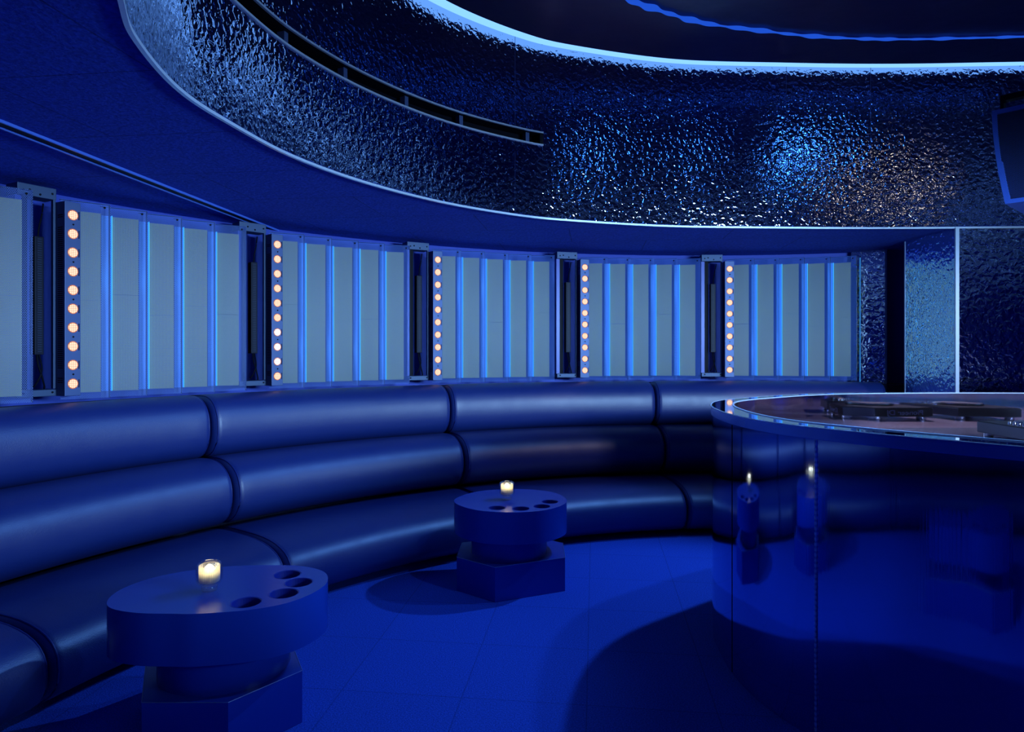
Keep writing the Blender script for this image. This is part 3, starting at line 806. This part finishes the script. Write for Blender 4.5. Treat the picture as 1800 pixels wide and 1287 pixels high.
for k in range(56):
    z = .01+.019*k; tube(bm, [(p.x+n_.x*.004, p.y+n_.y*.004, z), (p.x+n_.x*.004, p.y+n_.y*.004, z+.010)], .0042, 10)
o = obj('knuckles', bm, MT['trim'], hg); 
for px in (1287,):
    i = out_at_px(px, 3.05); p = Vector(OUT[i]); t_ = (Vector(OUT[(i+1)%CN])-Vector(OUT[i-1])).normalized(); n_ = Vector((t_.y, -t_.x))
    bm = bmesh.new(); tube(bm, [(p.x+n_.x*.0005, p.y+n_.y*.0005, z) for z in (0.004, 1.073)], .0016, 6); cp('seam', bm, MT['black'])

# players inside the booth
def make_player(label, x0, x1, y0, y1, logo=True):
    cx, cy = (x0+x1)/2, (y0+y1)/2; hx, hy = (x1-x0)/2, (y1-y0)/2
    t = thing('media_player', label, 'music player', (cx, cy, .90))
    bm = bmesh.new(); box(bm, -hx, hx, -hy, hy, .026, .085, bev=.003); bd_ = obj('body', bm, MT['gearside'], t)
    bm = bmesh.new(); box(bm, -hx+.004, hx-.004, -hy+.004, hy-.004, .085, .09); box(bm, -hx+.002, hx-.002, hy-.001, hy+.002, .03, .084); obj('top_plate', bm, MT['gear'], t)
    for sx in (-1, 1):
        for sy in (-1, 1):
            bm = bmesh.new(); lathe(bm, [(0,0),(.022,0),(.024,.004),(.024,.022),(.020,.026),(0,.026)], 20, (sx*(hx-.04), sy*(hy-.04), 0)); sharp(obj('foot', bm, MT['silver'], t), 30)
    bm = bmesh.new(); lathe(bm, [(.10,.09),(.103,.10),(.095,.108),(.06,.110),(0,.110)], 48, (0, -.03, 0)); sharp(obj('jog_wheel', bm, MT['silver'], t), 30)
    for k in range(5):
        bm = bmesh.new(); lathe(bm, [(.009,.09),(.0085,.104),(.006,.108),(0,.109)], 16, (-hx+.035, -hy+.05+.035*k, 0)); obj('knob', bm, MT['silver'], t, smooth=True)
    if logo:
        cu = bpy.data.curves.new('lettering', 'FONT'); cu.body = 'Pioneer DJ'; cu.size = .048; cu.extrude = .0006; cu.align_x = 'CENTER'
        tmp = bpy.data.objects.new('tmp', cu); C.objects.link(tmp); bpy.context.view_layer.update()
        me = bpy.data.meshes.new_from_object(tmp.evaluated_get(bpy.context.evaluated_depsgraph_get())); bpy.data.objects.remove(tmp)
        me.materials.clear(); me.materials.append(MT['print'])
        lt = bpy.data.objects.new('lettering', me); C.objects.link(lt); lt.parent = t
        lt.location = (0, hy+.0035, .040); lt.rotation_euler = (R(90), 0, R(180))
    return t
make_player('black music player on silver feet at the right edge, inside the metal counter', 2.67, 3.0, 3.52, 3.92)
make_player('black music player deeper inside the metal counter, hidden past the right picture edge', 3.15, 3.48, 3.50, 3.90, False)

# ------------------------------------------------------------------ hanging loudspeaker
sp = thing('loudspeaker', 'black hanging loudspeaker with tapered sides and a mesh front at the right edge', 'loudspeaker', (2.954, 3.376, 2.657))
sp.rotation_euler = (R(0), 0, R(-48))
def side_prof(w_top, w_bot, n=10):
    """half width from top (z=0) to bottom (z=-.50), bowed"""
    return [(w_top-(w_top-w_bot)*(k/n)**1.7, -.50*k/n) for k in range(n+1)]
def front_poly(sc_=1.0, dz=0.0):
    R_ = side_prof(.45, .392); 
    L_ = [(-x, z) for x, z in R_]
    P = L_+R_[::-1]
    cz = -.25
    return [(x-math.copysign(dz, x), z-math.copysign(dz, z-cz)) for x, z in P]
def slab(bm, P, y0, y1):
    a = [bm.verts.new((x, y0, z)) for x, z in P]; b = [bm.verts.new((x, y1, z)) for x, z in P]; n = len(P)
    for i in range(n): bm.faces.new((a[i], a[(i+1)%n], b[(i+1)%n], b[i]))
    bm.faces.new(a[::-1]); bm.faces.new(b); bmesh.ops.recalc_face_normals(bm, faces=bm.faces)
bm = bmesh.new(); slab(bm, front_poly(), -.14, .20); P = front_poly()
obj('cabinet', bm, MT['cabinet'], sp)
bm = bmesh.new()
a = front_poly(); b = front_poly(dz=.022)
for y0, y1 in ((-.16, -.14),):
    A_ = [bm.verts.new((x, -.165, z)) for x, z in a]; B_ = [bm.verts.new((x, -.165, z)) for x, z in b]; A2 = [bm.verts.new((x, -.14, z)) for x, z in a]; B2 = [bm.verts.new((x, -.14, z)) for x, z in b]
    n = len(a)
    for i in range(n):
        j = (i+1) % n
        bm.faces.new((A_[i], A_[j], B_[j], B_[i])); bm.faces.new((A_[i], A2[i], A2[j], A_[j])); bm.faces.new((B_[i], B_[j], B2[j], B2[i]))
bmesh.ops.recalc_face_normals(bm, faces=bm.faces); obj('front_frame', bm, MT['cabinet'], sp)
bm = bmesh.new(); uv = bm.loops.layers.uv.new(); f = bm.faces.new([bm.verts.new((x, -.155, z)) for x, z in b])
for lp in f.loops: lp[uv].uv = (lp.vert.co.x, lp.vert.co.z)
obj('grille', bm, MT['grille'], sp)
bm = bmesh.new(); box(bm, -.445, .445, -.02, .03, .085, .115); box(bm, -.445, -.43, -.02, .03, -.01, .09); box(bm, .43, .445, -.02, .03, -.01, .09); obj('yoke', bm, MT['black'], sp)
bm = bmesh.new(); tube(bm, [(.05, .005, .11), (.05, .005, Z_HIGH-2.657)], .02, 12); obj('hanging_pole', bm, MT['black'], sp)
